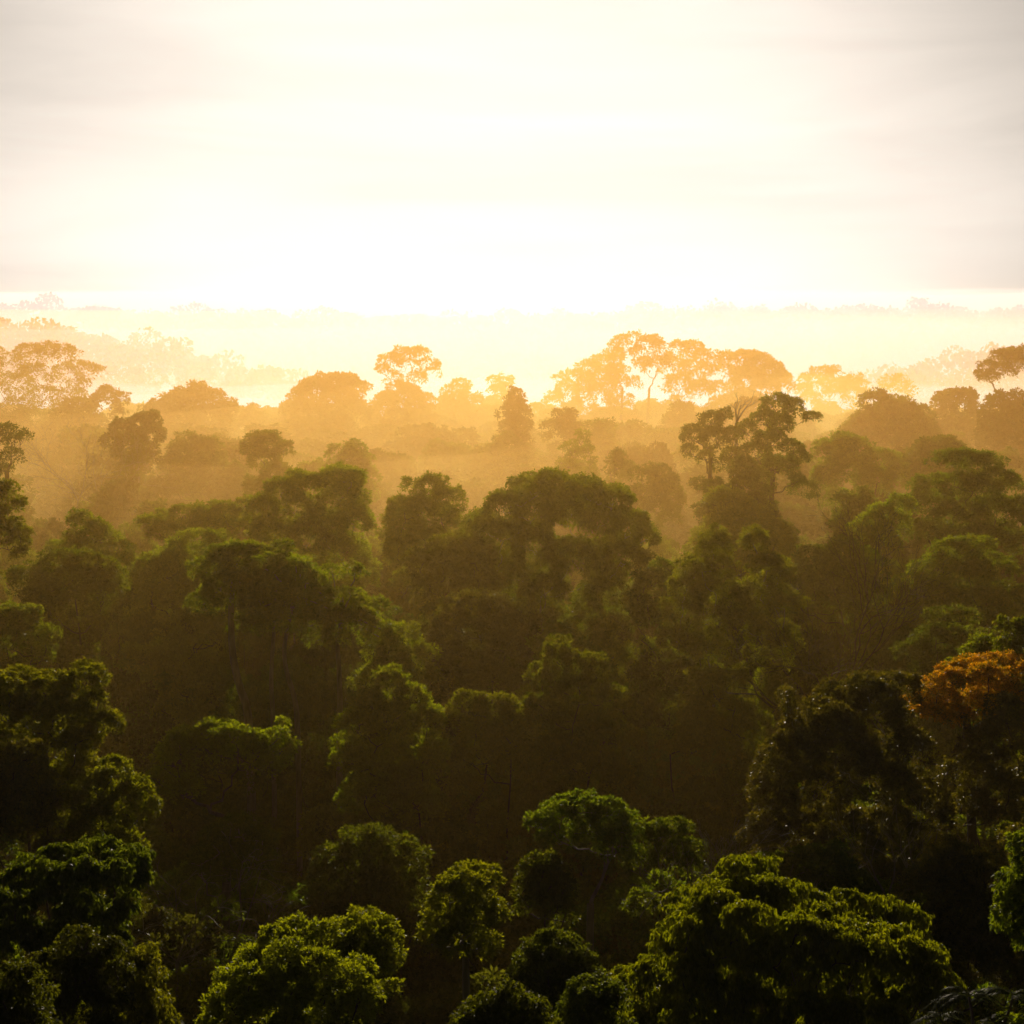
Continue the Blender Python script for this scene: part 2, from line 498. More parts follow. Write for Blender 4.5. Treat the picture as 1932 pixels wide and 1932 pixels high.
# ------------------------------------------------------------------ the trees one can tell apart
# name, x0, x1, top, bottom (photograph pixels), distance, crown plan, leaf, label, options
E, Cn, U = 'emergent_tree', 'canopy_tree', 'umbrella_tree'
TREES = [
 # --- skyline
 (E, -30, 180, 650, 790, 335, 'open', 'olive', 'tall feathery emergent tree with sky showing through, at the skyline at far left', dict(limbs=True, twigs=4, lai=.62, Ls=.75, lobes=[(20,690,34),(60,672,30),(100,664,26),(128,672,28),(150,706,28),(118,716,34),(70,712,36),(20,735,36),(-10,700,30),(90,752,30),(40,770,30),(140,748,22),(168,725,14)])),
 (U, 160, 246, 730, 800, 325, 'umbrella', 'olive', 'small umbrella crowned tree leaning right beside the feathery emergent at far left', dict(lai=.8, twigs=3, limbs=True)),
 (Cn, 60, 200, 755, 900, 318, 'lumpy', 'olive', 'hazy rounded tree below the feathery emergent at far left', {}),
 (Cn, 278, 445, 735, 900, 345, 'dome', 'dark', 'hazy domed tree with a spiky tuft on top, left skyline', dict(lobes=[(375,745,16,1.4),(360,752,22),(395,752,18),(330,762,30),(298,780,26),(340,800,40),(400,790,38),(430,775,22),(310,830,40),(380,850,50)])),
 (E, 420, 520, 764, 860, 360, 'umbrella', 'olive', 'low ragged umbrella tree right of the spiky domed tree on the left skyline', dict(lai=.8, twigs=2)),
 (Cn, 535, 690, 706, 870, 362, 'lumpy', 'dark', 'hazy broken crowned tree with a small gap of sky, left of the lone umbrella emergent', dict(lobes=[(565,752,24),(600,735,28),(632,722,22),(655,722,20),(672,735,18),(640,758,36),(590,785,40),(660,780,34),(548,775,16),(620,825,50)])),
 (E, 708, 830, 660, 740, 385, 'umbrella', 'olive', 'lone flat topped emergent tree with bright sky gaps under its crown, centre left skyline', dict(skirt=False, drop=.5, limbs=True, twigs=3, lai=.9, lobes=[(735,682,20,.6),(760,672,22,.6),(790,672,22,.6),(808,690,18,.6),(725,700,14,.6),(745,715,14),(785,718,18),(815,705,14,.6),(768,690,14)])),
 (Cn, 690, 830, 712, 870, 378, 'dome', 'dark', 'dense hazy dome at the foot of the lone flat topped emergent tree', {}),
 (Cn, 805, 915, 708, 840, 400, 'lumpy', 'dark', 'dense bumpy crown right of the lone flat topped emergent tree', {}),
 (Cn, 895, 985, 717, 830, 450, 'lumpy', 'olive', 'pale distant crown on the skyline behind the narrow column shaped tree', {}),
 (Cn, 938, 1006, 728, 850, 300, 'column', 'dark', 'narrow column shaped hazy tree standing in the middle of the fog', {}),
 (Cn, 1010, 1115, 704, 830, 425, 'open', 'olive', 'ragged hazy tree left of the tall skyline group', dict(lai=.9)),
 (E, 1088, 1170, 668, 790, 402, 'lumpy', 'olive', 'sloping left shoulder tree of the tall skyline group', dict(lobes=[(1110,694,18),(1140,684,20),(1160,672,16),(1100,716,20),(1140,715,28),(1165,705,20),(1120,750,34)])),
 (E, 1138, 1215, 628, 745, 394, 'open', 'olive', 'tallest airy emergent of the skyline group with forked bare stems showing', dict(drop=.5, limbs=True, twigs=3, lai=.8, Ls=.8, lobes=[(1172,642,16,.6),(1195,636,12,.5),(1158,655,14,.6),(1205,632,8,.6),(1160,680,14,.6),(1150,700,14),(1180,660,8,.6),(1168,715,16)])),
 (E, 1185, 1275, 640, 735, 388, 'lumpy', 'olive', 'round headed emergent on a y shaped trunk right of the tallest skyline tree', dict(skirt=False, drop=3.0, limbs=True, twigs=3, lai=.9, lobes=[(1225,655,22),(1205,668,18),(1248,662,20),(1212,690,18),(1240,688,22),(1262,680,16),(1225,642,10)], bx=1216)),
 (E, 1250, 1335, 649, 790, 404, 'open', 'olive', 'full rounded emergent in the middle of the tall skyline group', dict(lai=.9, twigs=2, lobes=[(1280,662,22),(1308,660,20),(1325,675,18),(1270,690,24),(1305,700,28),(1285,730,28),(1320,735,24)])),
 (E, 1318, 1405, 663, 800, 398, 'open', 'olive', 'wispy crowned emergent with streaks of light between its branches in the skyline group', dict(lai=.8, twigs=3, limbs=True, lobes=[(1345,676,20,.6),(1375,678,18,.6),(1335,700,20,.6),(1370,705,24,.6),(1395,700,14,.6),(1350,735,24,.6),(1390,735,20,.6)])),
 (Cn, 1375, 1500, 670, 810, 392, 'lumpy', 'olive', 'broad crown sloping down at the right end of the tall skyline group', dict(lobes=[(1400,682,22),(1430,684,22),(1455,700,22),(1478,722,20),(1410,715,30),(1445,740,34),(1400,765,34)])),
 (U, 1502, 1600, 696, 770, 480, 'umbrella', 'olive', 'pale flat topped tree right of the tall skyline group', dict(lai=1.0, lobes=[(1550,706,22,.6),(1575,708,18,.6),(1530,718,18,.6),(1515,735,16,.6),(1560,730,26,.6),(1590,725,16,.5)])),
 (U, 1575, 1645, 706, 790, 440, 'umbrella', 'olive', 'small hazy umbrella tree between two pale trees on the right skyline', dict(lai=.9)),
 (E, 1648, 1735, 703, 770, 470, 'open', 'olive', 'pale wispy half bare tree on the right skyline', dict(lai=.35, twigs=5, limbs=True)),
 (Cn, 1575, 1775, 738, 900, 262, 'dome', 'olive', 'big smooth rounded brown dome standing in haze on the right', dict(clump=.22)),
 (Cn, 1745, 1870, 722, 880, 285, 'lumpy', 'olive', 'hazy bumpy crown left of the forked emergent at far right', {}),
 (E, 1846, 1950, 660, 745, 272, 'open', 'dark', 'open crowned emergent with a dark forked stem at the right edge of the skyline', dict(skirt=False, drop=1.5, limbs=True, twigs=4, lai=.75, Ls=.8, lobes=[(1885,676,24,.6),(1910,670,20,.6),(1862,692,16,.6),(1900,700,24,.6),(1870,715,18,.6),(1930,690,26,.6),(1855,705,12,.6),(1940,670,20)], bx=1896)),
 (Cn, 1830, 1990, 735, 900, 258, 'dome', 'olive', 'hazy dome below the forked emergent at the right edge', {}),
 # --- haze zone
 (Cn, 195, 305, 782, 920, 232, 'lumpy', 'olive', 'peaked tree with a thin pale trunk below it, left haze', dict(bark='pale', lobes=[(262,800,22),(285,795,16),(235,812,26),(280,825,26),(215,835,22),(250,845,36)])),
 (Cn, 292, 440, 818, 980, 238, 'dome', 'olive', 'wide soft brown crown right of the peaked tree in the left haze', {}),
 (Cn, 400, 480, 865, 980, 232, 'lumpy', 'olive', 'small brown tree in the haze below the three lobed green tree', {}),
 (Cn, -40, 62, 800, 900, 182, 'open', 'dark', 'dark twiggy branch ends of a nearer tree at the left edge', dict(skirt=False, limbs=True, twigs=5, lai=.6, Ls=.8, lobes=[(10,815,20,.7),(35,830,16,.7),(-10,830,24,.7),(20,860,22,.7),(-20,880,26),(5,890,14)])),
 (Cn, 458, 548, 824, 960, 210, 'lumpy', 'green', 'three lobed green tree rising alone into the golden fog', dict(lobes=[(480,845,20,1.1),(510,838,18,1.2),(533,852,14,1.1),(500,870,26),(520,895,24),(490,920,26)])),
 (Cn, 540, 640, 862, 980, 228, 'dome', 'green', 'low green crown between the three lobed tree and the rounded tree in fog', {}),
 (Cn, 612, 712, 834, 960, 224, 'dome', 'green', 'rounded pale green tree half lost in the fog, centre left', {}),
 (Cn, 725, 905, 795, 950, 322, 'dome', 'olive', 'broad crown almost dissolved in golden fog left of centre', {}),
 (Cn, 868, 1015, 818, 990, 282, 'dome', 'olive', 'broad brown crown in golden fog below the narrow column tree', {}),
 (Cn, 1018, 1112, 772, 880, 292, 'umbrella', 'olive', 'flat hazy crown right of the narrow column tree', dict(lai=1.2)),
 (Cn, 1095, 1168, 782, 890, 287, 'lumpy', 'green', 'pale green ragged tree in fog near the centre', {}),
 (U, 1048, 1138, 814, 940, 232, 'open', 'green', 'vase shaped tree with fine upswept branches in the fog, right of centre', dict(limbs=True, twigs=4, lai=.8, Ls=.8)),
 (U, 1138, 1198, 850, 940, 222, 'umbrella', 'olive', 'small umbrella tree on a thin forked stem right of the vase shaped tree', dict(limbs=True, twigs=3, lai=1.0)),
 (Cn, 1180, 1300, 866, 1010, 212, 'lumpy', 'green', 'green tree with upright leafy plumes left of the gnarled vine covered tree', {}),
 (Cn, 1232, 1335, 752, 900, 325, 'dome', 'olive', 'soft hazy dome below the round headed emergent', {}),
 (Cn, 1330, 1500, 755, 920, 310, 'dome', 'olive', 'soft hazy dome behind the gnarled trees', {}),
 (E, 1283, 1400, 778, 905, 190, 'open', 'olive', 'gnarled tree with a dead twig sticking out of its top, right of centre', dict(limbs=True, drop=-1.5, twigs=4, lai=.85, Ls=.75, lobes=[(1345,795,20,.95),(1370,785,14,.95),(1310,825,22,.95),(1350,830,26,.95),(1385,820,18,.95),(1300,850,14,.8),(1335,865,16,.8),(1378,860,18)])),
 (E, 1393, 1556, 748, 925, 184, 'open', 'olive', 'tall gnarled tree with open leafy boughs reaching right against the haze', dict(limbs=True, drop=-1.5, twigs=4, lai=.9, Ls=.75, trunk_r=.4, lobes=[(1465,770,26,.95),(1495,768,20,.8),(1530,788,18,.5),(1440,795,24,.95),(1475,805,24,.95),(1410,815,18,.95),(1455,835,26,.95),(1490,845,20,.8),(1425,860,26,.95),(1505,860,18,.8),(1460,885,28),(1500,905,14),(1440,910,26),(1400,880,24),(1480,880,24)], bx=1440)),
 (Cn, 1310, 1470, 880, 1060, 178, 'lumpy', 'olive', 'dark vine draped crown at the foot of the gnarled trees', {}),
 (Cn, 1535, 1700, 818, 960, 202, 'lumpy', 'green', 'bright yellow green rounded tree in thin haze, right', dict(lobes=[(1590,835,24),(1565,855,26),(1615,850,28),(1660,868,28),(1600,890,40),(1650,905,36),(1560,900,26),(1690,890,18)])),
 (Cn, 1690, 1850, 816, 960, 205, 'dome', 'dark', 'dark domed tree behind the layered crowns at right', {}),
 (Cn, 1845, 1960, 850, 1000, 228, 'dome', 'olive', 'brown hazy crown at the right edge behind the layered dark tree', {}),
 # --- the row in front of the fog
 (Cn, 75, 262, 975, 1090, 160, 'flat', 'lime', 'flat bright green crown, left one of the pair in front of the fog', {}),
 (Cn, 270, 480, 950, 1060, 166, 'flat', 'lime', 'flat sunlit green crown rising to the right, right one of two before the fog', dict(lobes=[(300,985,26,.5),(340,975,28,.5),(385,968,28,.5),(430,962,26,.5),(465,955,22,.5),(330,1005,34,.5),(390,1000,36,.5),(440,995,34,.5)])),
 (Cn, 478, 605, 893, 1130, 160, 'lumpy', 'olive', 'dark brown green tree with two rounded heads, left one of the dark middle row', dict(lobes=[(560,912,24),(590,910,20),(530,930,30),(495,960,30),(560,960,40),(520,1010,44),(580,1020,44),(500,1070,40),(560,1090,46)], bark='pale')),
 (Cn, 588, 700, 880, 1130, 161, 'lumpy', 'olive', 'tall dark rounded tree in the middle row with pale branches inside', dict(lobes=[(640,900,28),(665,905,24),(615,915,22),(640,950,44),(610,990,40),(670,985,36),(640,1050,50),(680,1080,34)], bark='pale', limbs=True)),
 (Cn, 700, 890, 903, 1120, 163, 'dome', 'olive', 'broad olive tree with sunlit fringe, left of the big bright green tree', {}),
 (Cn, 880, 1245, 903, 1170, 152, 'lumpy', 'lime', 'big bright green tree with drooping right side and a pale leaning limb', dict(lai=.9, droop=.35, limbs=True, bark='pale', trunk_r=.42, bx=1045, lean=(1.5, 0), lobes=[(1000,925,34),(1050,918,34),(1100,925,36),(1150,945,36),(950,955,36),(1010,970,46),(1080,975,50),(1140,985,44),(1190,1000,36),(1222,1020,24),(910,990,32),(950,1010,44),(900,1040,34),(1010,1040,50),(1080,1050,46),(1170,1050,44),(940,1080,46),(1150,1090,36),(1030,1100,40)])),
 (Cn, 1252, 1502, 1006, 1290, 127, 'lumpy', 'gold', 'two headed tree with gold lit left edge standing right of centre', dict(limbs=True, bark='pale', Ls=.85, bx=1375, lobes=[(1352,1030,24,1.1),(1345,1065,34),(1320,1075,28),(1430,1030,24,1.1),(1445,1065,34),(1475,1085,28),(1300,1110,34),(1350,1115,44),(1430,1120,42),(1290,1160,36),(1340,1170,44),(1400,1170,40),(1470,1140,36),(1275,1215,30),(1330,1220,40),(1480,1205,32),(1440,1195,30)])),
 (Cn, 1562, 1680, 918, 1070, 172, 'dome', 'dark', 'dark rounded tree below the bright yellow green tree', {}),
 (Cn, 1612, 1715, 935, 1040, 160, 'lumpy', 'lime', 'small bright green crown catching the sun before the layered dark trees', dict(lobes=[(1695,950,20),(1670,968,22),(1640,985,24),(1620,1000,18),(1690,985,24),(1655,1010,30)])),
 (Cn, 1700, 1960, 855, 1030, 166, 'layered', 'dark', 'tall dark green tree of stacked flat layers, upper right', {}),
 (Cn, 1680, 1960, 1000, 1200, 140, 'layered', 'green', 'wide green tree of drooping flat layers at right', dict(droop=.2)),
 (Cn, 1285, 1500, 945, 1110, 167, 'dome', 'olive', 'dark hazy crown directly behind the two headed tree', {}),
 (Cn, 1478, 1690, 1010, 1200, 150, 'dome', 'dark', 'dark smooth tree right of the two headed tree', {}),
 (Cn, -60, 62, 905, 1090, 140, 'lumpy', 'olive', 'dark bushy tree at the left edge under the twiggy branches', {}),
 (Cn, -60, 125, 1130, 1260, 124, 'flat', 'green', 'flat green crown at the left edge, half way down', {}),
 (Cn, 20, 260, 1040, 1190, 143, 'lumpy', 'green', 'dim green tree below the flat bright crown on the left', {}),
 (Cn, 230, 480, 1020, 1190, 150, 'dome', 'olive', 'brown olive tree below the flat sunlit crown on the left', {}),
 (Cn, 760, 960, 1010, 1160, 146, 'dome', 'olive', 'dim olive crown under the left side of the big bright tree', {}),
 (Cn, 1180, 1290, 1060, 1230, 140, 'dome', 'dark', 'dark crown in the shade left of the two headed tree', {}),
 # --- the shaded slope
 ('canopy_tree', 812, 988, 1118, 1310, 125, 'dome', 'glossy', 'rounded tree with tiny glinting leaves in the middle of the slope', dict(Ls=.75, lobes=[(890,1150,36),(930,1158,34),(860,1165,34),(960,1185,30),(900,1195,46),(835,1205,26),(945,1225,42),(870,1240,46),(830,1255,26),(930,1275,44)])),
 (Cn, 662, 822, 1188, 1330, 121, 'lumpy', 'olive', 'low dull tree with small rounded heads left of the glinting tree', {}),
 (Cn, 640, 865, 1272, 1560, 107, 'lumpy', 'lime', 'feathery green tree with upturned sprays left of the centre of the slope', dict(spiky=.7, lobes=[(735,1300,34),(700,1320,30),(775,1320,30),(680,1360,34),(740,1365,46),(810,1360,34),(670,1420,36),(730,1440,50),(800,1430,46),(690,1500,46),(780,1500,50)])),
 (Cn, 835, 1010, 1275, 1500, 108, 'lumpy', 'olive', 'shaggy olive tree beside the feathery one, below the glinting tree', dict(spiky=.4)),
 (Cn, 985, 1215, 1215, 1480, 111, 'dome', 'green', 'conical green tree with candle like shoots right of the centre', dict(spiky=1.2, lobes=[(1050,1240,24,1.2),(1085,1255,26),(1115,1262,28),(1030,1280,32),(1090,1300,42),(1150,1305,30),(1180,1350,28),(1020,1340,40),(1080,1370,50),(1140,1380,46),(1190,1400,26),(1040,1420,46),(1110,1440,50)])),
 (Cn, 1240, 1450, 1250, 1480, 115, 'lumpy', 'olive', 'dull shaggy tree with whorled leaves below the two headed tree', dict(droop=.3)),
 (Cn, 1690, 1900, 1150, 1300, 122, 'layered', 'dark', 'dark layered crown in shade above the orange brown tree', {}),
 (Cn, 1785, 1960, 1205, 1300, 100, 'flat', 'green', 'flat dull green crown directly behind the orange brown tree', {}),
 (Cn, 1872, 2010, 1160, 1290, 95, 'lumpy', 'bright', 'bright green rounded crown at the right edge above the orange brown tree', {}),
 ('orange_leaved_tree', 1700, 1990, 1245, 1480, 90, 'layered', 'orange', 'orange brown flowering tree at the right edge', dict(skirt=False, Ls=.7, lobes=[(1800,1275,36,.5),(1850,1265,40,.5),(1900,1270,40,.5),(1945,1270,40,.5),(1775,1310,30,.5),(1730,1335,28,.5),(1765,1340,30,.5),(1830,1318,36,.5),(1890,1305,40,.5),(1790,1330,26,.5),(1715,1338,16,.5)])),
 (Cn, 1760, 1990, 1330, 1640, 86, 'lumpy', 'glossy', 'dark glossy mass of leaves under the orange brown tree', dict(Ls=.9)),
 ('glossy_leaved_tree', 1405, 1760, 1275, 1660, 84, 'dome', 'glossy', 'large dark tree speckled with gold glints and topped by a leafy spire, right', dict(Ls=.85, bx=1600, limbs=True, bark='pale', lobes=[(1640,1310,46),(1700,1310,44),(1560,1345,46),(1600,1350,50),(1660,1370,60),(1520,1390,44),(1470,1400,36),(1580,1420,66),(1480,1460,50),(1450,1500,40),(1540,1490,60),(1640,1470,70),(1710,1420,54),(1720,1520,60),(1440,1560,38),(1500,1570,54),(1590,1570,64),(1680,1590,60),(1450,1620,36),(1540,1640,50),(1482,1308,8,2.2),(1487,1330,10,1.8),(1492,1352,13,1.3)])),
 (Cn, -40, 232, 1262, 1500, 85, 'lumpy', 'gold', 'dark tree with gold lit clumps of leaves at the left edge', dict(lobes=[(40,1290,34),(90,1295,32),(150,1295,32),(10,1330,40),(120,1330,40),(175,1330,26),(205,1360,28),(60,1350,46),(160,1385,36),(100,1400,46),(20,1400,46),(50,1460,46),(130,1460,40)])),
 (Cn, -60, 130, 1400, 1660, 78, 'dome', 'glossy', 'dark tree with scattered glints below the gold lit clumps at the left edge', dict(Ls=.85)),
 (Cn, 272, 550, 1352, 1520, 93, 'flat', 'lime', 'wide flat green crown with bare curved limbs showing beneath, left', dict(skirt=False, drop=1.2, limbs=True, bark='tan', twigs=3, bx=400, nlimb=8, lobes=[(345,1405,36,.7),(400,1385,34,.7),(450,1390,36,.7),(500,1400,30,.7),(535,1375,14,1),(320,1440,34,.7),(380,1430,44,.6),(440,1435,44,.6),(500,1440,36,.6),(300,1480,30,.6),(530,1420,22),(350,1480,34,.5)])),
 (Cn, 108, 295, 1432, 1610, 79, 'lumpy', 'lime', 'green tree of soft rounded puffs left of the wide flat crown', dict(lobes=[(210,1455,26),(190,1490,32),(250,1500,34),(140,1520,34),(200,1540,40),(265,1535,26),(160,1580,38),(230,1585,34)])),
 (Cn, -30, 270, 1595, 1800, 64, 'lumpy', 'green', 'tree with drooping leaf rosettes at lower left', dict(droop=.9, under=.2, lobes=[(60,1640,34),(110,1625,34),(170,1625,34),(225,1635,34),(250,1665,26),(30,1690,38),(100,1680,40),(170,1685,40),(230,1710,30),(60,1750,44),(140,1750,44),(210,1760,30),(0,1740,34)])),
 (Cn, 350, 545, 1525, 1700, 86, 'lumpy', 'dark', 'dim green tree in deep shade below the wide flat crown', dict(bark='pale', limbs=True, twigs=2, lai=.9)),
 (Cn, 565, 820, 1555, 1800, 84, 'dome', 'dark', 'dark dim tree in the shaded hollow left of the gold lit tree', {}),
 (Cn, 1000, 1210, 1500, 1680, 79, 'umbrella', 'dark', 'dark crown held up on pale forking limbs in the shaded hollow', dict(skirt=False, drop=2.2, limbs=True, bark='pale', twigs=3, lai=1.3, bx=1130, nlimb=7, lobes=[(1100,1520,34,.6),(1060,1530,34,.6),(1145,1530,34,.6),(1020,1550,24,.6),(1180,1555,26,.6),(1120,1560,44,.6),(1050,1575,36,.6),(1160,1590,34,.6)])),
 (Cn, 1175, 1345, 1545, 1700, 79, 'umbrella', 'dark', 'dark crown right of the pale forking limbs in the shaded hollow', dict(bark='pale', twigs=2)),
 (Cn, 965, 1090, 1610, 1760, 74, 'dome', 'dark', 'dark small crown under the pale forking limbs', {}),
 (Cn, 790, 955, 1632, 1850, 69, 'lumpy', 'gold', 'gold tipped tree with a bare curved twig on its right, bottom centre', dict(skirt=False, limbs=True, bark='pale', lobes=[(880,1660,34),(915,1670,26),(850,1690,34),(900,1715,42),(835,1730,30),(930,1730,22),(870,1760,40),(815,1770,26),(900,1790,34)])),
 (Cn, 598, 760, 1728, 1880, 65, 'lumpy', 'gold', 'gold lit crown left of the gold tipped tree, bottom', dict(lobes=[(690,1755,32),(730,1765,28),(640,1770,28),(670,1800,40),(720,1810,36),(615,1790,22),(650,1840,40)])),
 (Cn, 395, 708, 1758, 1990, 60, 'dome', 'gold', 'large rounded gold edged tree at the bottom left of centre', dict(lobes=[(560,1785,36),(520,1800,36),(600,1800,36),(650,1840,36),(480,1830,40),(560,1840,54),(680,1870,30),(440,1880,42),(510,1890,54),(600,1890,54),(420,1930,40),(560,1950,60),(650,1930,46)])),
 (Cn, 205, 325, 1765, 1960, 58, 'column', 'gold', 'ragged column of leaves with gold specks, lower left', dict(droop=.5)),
 (Cn, 60, 250, 1740, 2000, 56, 'dome', 'dark', 'dark heavy crown below the drooping rosettes, lower left', dict(droop=.4)),
 (Cn, -60, 110, 1805, 2000, 50, 'lumpy', 'green', 'green crown in the bottom left corner', dict(droop=.4)),
 (Cn, 955, 1155, 1765, 1930, 66, 'dome', 'dark', 'dark domed tree at the bottom between gold tipped and bright drooping trees', {}),
 (Cn, 835, 1060, 1868, 2010, 54, 'dome', 'bright', 'sunlit yellow green crown cut off by the bottom edge, centre', dict(droop=.3)),
 (Cn, 1035, 1200, 1835, 2000, 56, 'lumpy', 'green', 'green crown at the bottom beside the big drooping tree', dict(droop=.4)),
 ('drooping_leaved_tree', 1140, 1775, 1645, 2010, 60, 'dome', 'lime', 'big bright green tree with drooping leaf rosettes, bottom right', dict(droop=1.0, under=.3, lai=.95, Ls=1.05, bx=1450, limbs=True, lobes=[(1400,1680,40),(1345,1700,36),(1440,1700,44),(1300,1730,40),(1370,1730,50),(1520,1705,34),(1480,1720,40),(1560,1730,44),(1270,1775,40),(1430,1770,60),(1350,1790,56),(1620,1745,40),(1680,1760,40),(1730,1770,36),(1520,1790,60),(1610,1800,60),(1700,1810,54),(1750,1820,26),(1230,1830,40),(1300,1840,50),(1200,1880,40),(1400,1860,60),(1170,1930,36),(1260,1910,50),(1500,1880,66),(1620,1890,66),(1720,1890,46),(1360,1930,60),(1560,1960,60)])),
 (Cn, 1878, 2010, 1555, 1800, 50, 'column', 'bright', 'rounded bright leaf sprays at the right edge, lower right', dict(droop=.4)),
 (Cn, 1690, 1990, 1600, 1900, 70, 'dome', 'glossy', 'dark tree with few gold glints, between the speckled tree and the lower right corner', dict(Ls=.9)),
 (Cn, 1350, 1700, 1600, 1800, 78, 'lumpy', 'dark', 'dark shaded crown behind the big drooping tree', dict(bark='pale', twigs=2)),
]
for i, (nm, x0, x1, yt, yb, d, kd, lf, lab, kw) in enumerate(TREES):
    # light put into leaf colour: nearest trees darkened, those on the slope behind brightened
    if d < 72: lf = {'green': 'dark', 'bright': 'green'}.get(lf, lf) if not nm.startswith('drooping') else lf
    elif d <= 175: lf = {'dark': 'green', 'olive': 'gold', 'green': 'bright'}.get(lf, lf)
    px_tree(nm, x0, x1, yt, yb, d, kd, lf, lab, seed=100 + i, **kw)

# ------------------------------------------------------------------ bare trees and pale standing stems
def bare_tree(px, py_top, d, label, seed, ln=5.0, r=.2, depth=4, bark='pale', lean=(0, 0, 1), height=None, up=.12, spread=.75):
    rng = np.random.default_rng(seed)
    g = at(px, py_top, d); gz = tz(g[0], d)
    H = g[2] - gz
    t = empty('bare_tree', (g[0], d, gz)); tag(t, label, 'tree')
    T = Tubes()
    fork = np.array((lean[0] * 2, lean[1] * 2, H - ln * 1.75))
    st = curve_pts(np.array((0, 0, -.6)), np.array((-lean[0], 0, fork[2] * .5)), fork, 10, .12, rng)
    T.add(st, np.linspace(r * 1.5, r, 10), 8)
    tr = T.build('trunk', BARK[bark], t)
    B = Tubes()
    for k in range(4):
        q = unit(np.array((rng.normal(0, .8), rng.normal(0, .5), .75)) + np.array(lean) * .3)
        branch(B, fork, q, ln * rng.uniform(.8, 1.15), r * .6, depth, rng, up=up, spread=spread)
    B.build('branches', BARK[bark], tr)
    return t

bare_tree(125, 828, 222, 'bare spreading tree with a pale crooked limb in the left haze', 3, ln=4.2, r=.12, depth=4, lean=(.6, 0, 1), up=.02)
bare_tree(205, 850, 226, 'bare thin branched tree right of the crooked one in the left haze', 5, ln=4, r=.10, depth=4, lean=(-.5, 0, 1), up=.05)
bare_tree(1560, 1120, 130, 'leafless brown tree with fine twigs in shade right of the two headed tree', 8, ln=5.2, r=.2, depth=5, bark='brown', up=.15)
bare_tree(1290, 1615, 71, 'small bare pale tree in front of the dark crown in the hollow', 9, ln=2.3, r=.11, depth=4, lean=(.2, 0, 1))
bare_tree(1680, 1560, 76, 'leafless forked tree inside the dark mass below the glossy tree', 11, ln=2.2, r=.08, depth=3)
bare_tree(330, 1610, 76, 'leafless tangle of thin branches in the dark at lower left', 12, ln=2.6, r=.07, depth=4, spread=1.1, up=0)
bare_tree(1390, 745, 191, 'dead snag with a crooked tip poking above the gnarled tree', 14, ln=1.6, r=.16, depth=2)

def stem_tree(pts, d, r, label, seed, W=6.5):
    """A tall tree whose bare pale trunk shows in the shade; its trunk follows the photograph's bends."""
    rng = np.random.default_rng(seed)
    P = np.array([at(a, b, d) for a, b in pts])
    P[:, 1] += rng.uniform(-.4, .4, len(P))
    gz = tz(P[0][0], d); base = np.array((P[0][0], d, gz))
    q = P - base
    root = np.array((q[0][0] * .2, 0, -.6))
    allp = np.vstack([root, q])
    tt = np.linspace(0, len(allp) - 1, 26)
    c = np.stack([np.interp(tt, np.arange(len(allp)), allp[:, k]) for k in range(3)], 1)
    for _ in range(2): c[1:-1] = (c[:-2] + 2 * c[1:-1] + c[2:]) / 4
    t = empty('slender_tree', base); tag(t, label, 'tree')
    T = Tubes(); T.add(c, np.linspace(r * 1.25, r * .6, 26), 8)
    top = c[-1]
    lob = [(a + top[0], b, e + top[2] - 4.2, f, g, h) for a, b, e, f, g, h in plan('lumpy', W, W, 7.0, rng)]
    for l in lob:
        T.add(curve_pts(top, (top + np.array(l[:3])) / 2 + np.array((0, 0, -.3)), np.array(l[:3]), 6, .1, rng), np.linspace(r * .4, .03, 6), 5)
    T.build('trunk', BARK['pale'], t)
    V, F, tone = leaves(lob, rng, leaf_len(d))
    link_mesh('crown', V, F, LEAF['bright' if d < 200 else 'olive'], t, tone)
stem_tree([(472, 1348), (452, 1300), (438, 1240), (437, 1180), (436, 1130), (440, 1080)], 118, .24, 'slender tree with a pale bent trunk in the shade, left of two thin stems', 21)
stem_tree([(516, 1350), (512, 1290), (515, 1230), (518, 1180), (512, 1120)], 119, .14, 'slender tree with a thin straight pale stem, left of the thin leaning stem', 22)
stem_tree([(562, 1355), (554, 1310), (540, 1262), (536, 1220), (548, 1160), (556, 1110)], 117, .15, 'slender tree with a thin leaning pale stem, right of the straight thin one', 23)
stem_tree([(640, 1390), (642, 1330), (640, 1270), (636, 1210), (650, 1150)], 118, .18, 'slender tree with a dim upright trunk left of the feathery green tree', 24)
stem_tree([(268, 990), (264, 940), (262, 890), (260, 865)], 228, .14, 'slender tree with a pale straight trunk in the left haze', 25, 4)

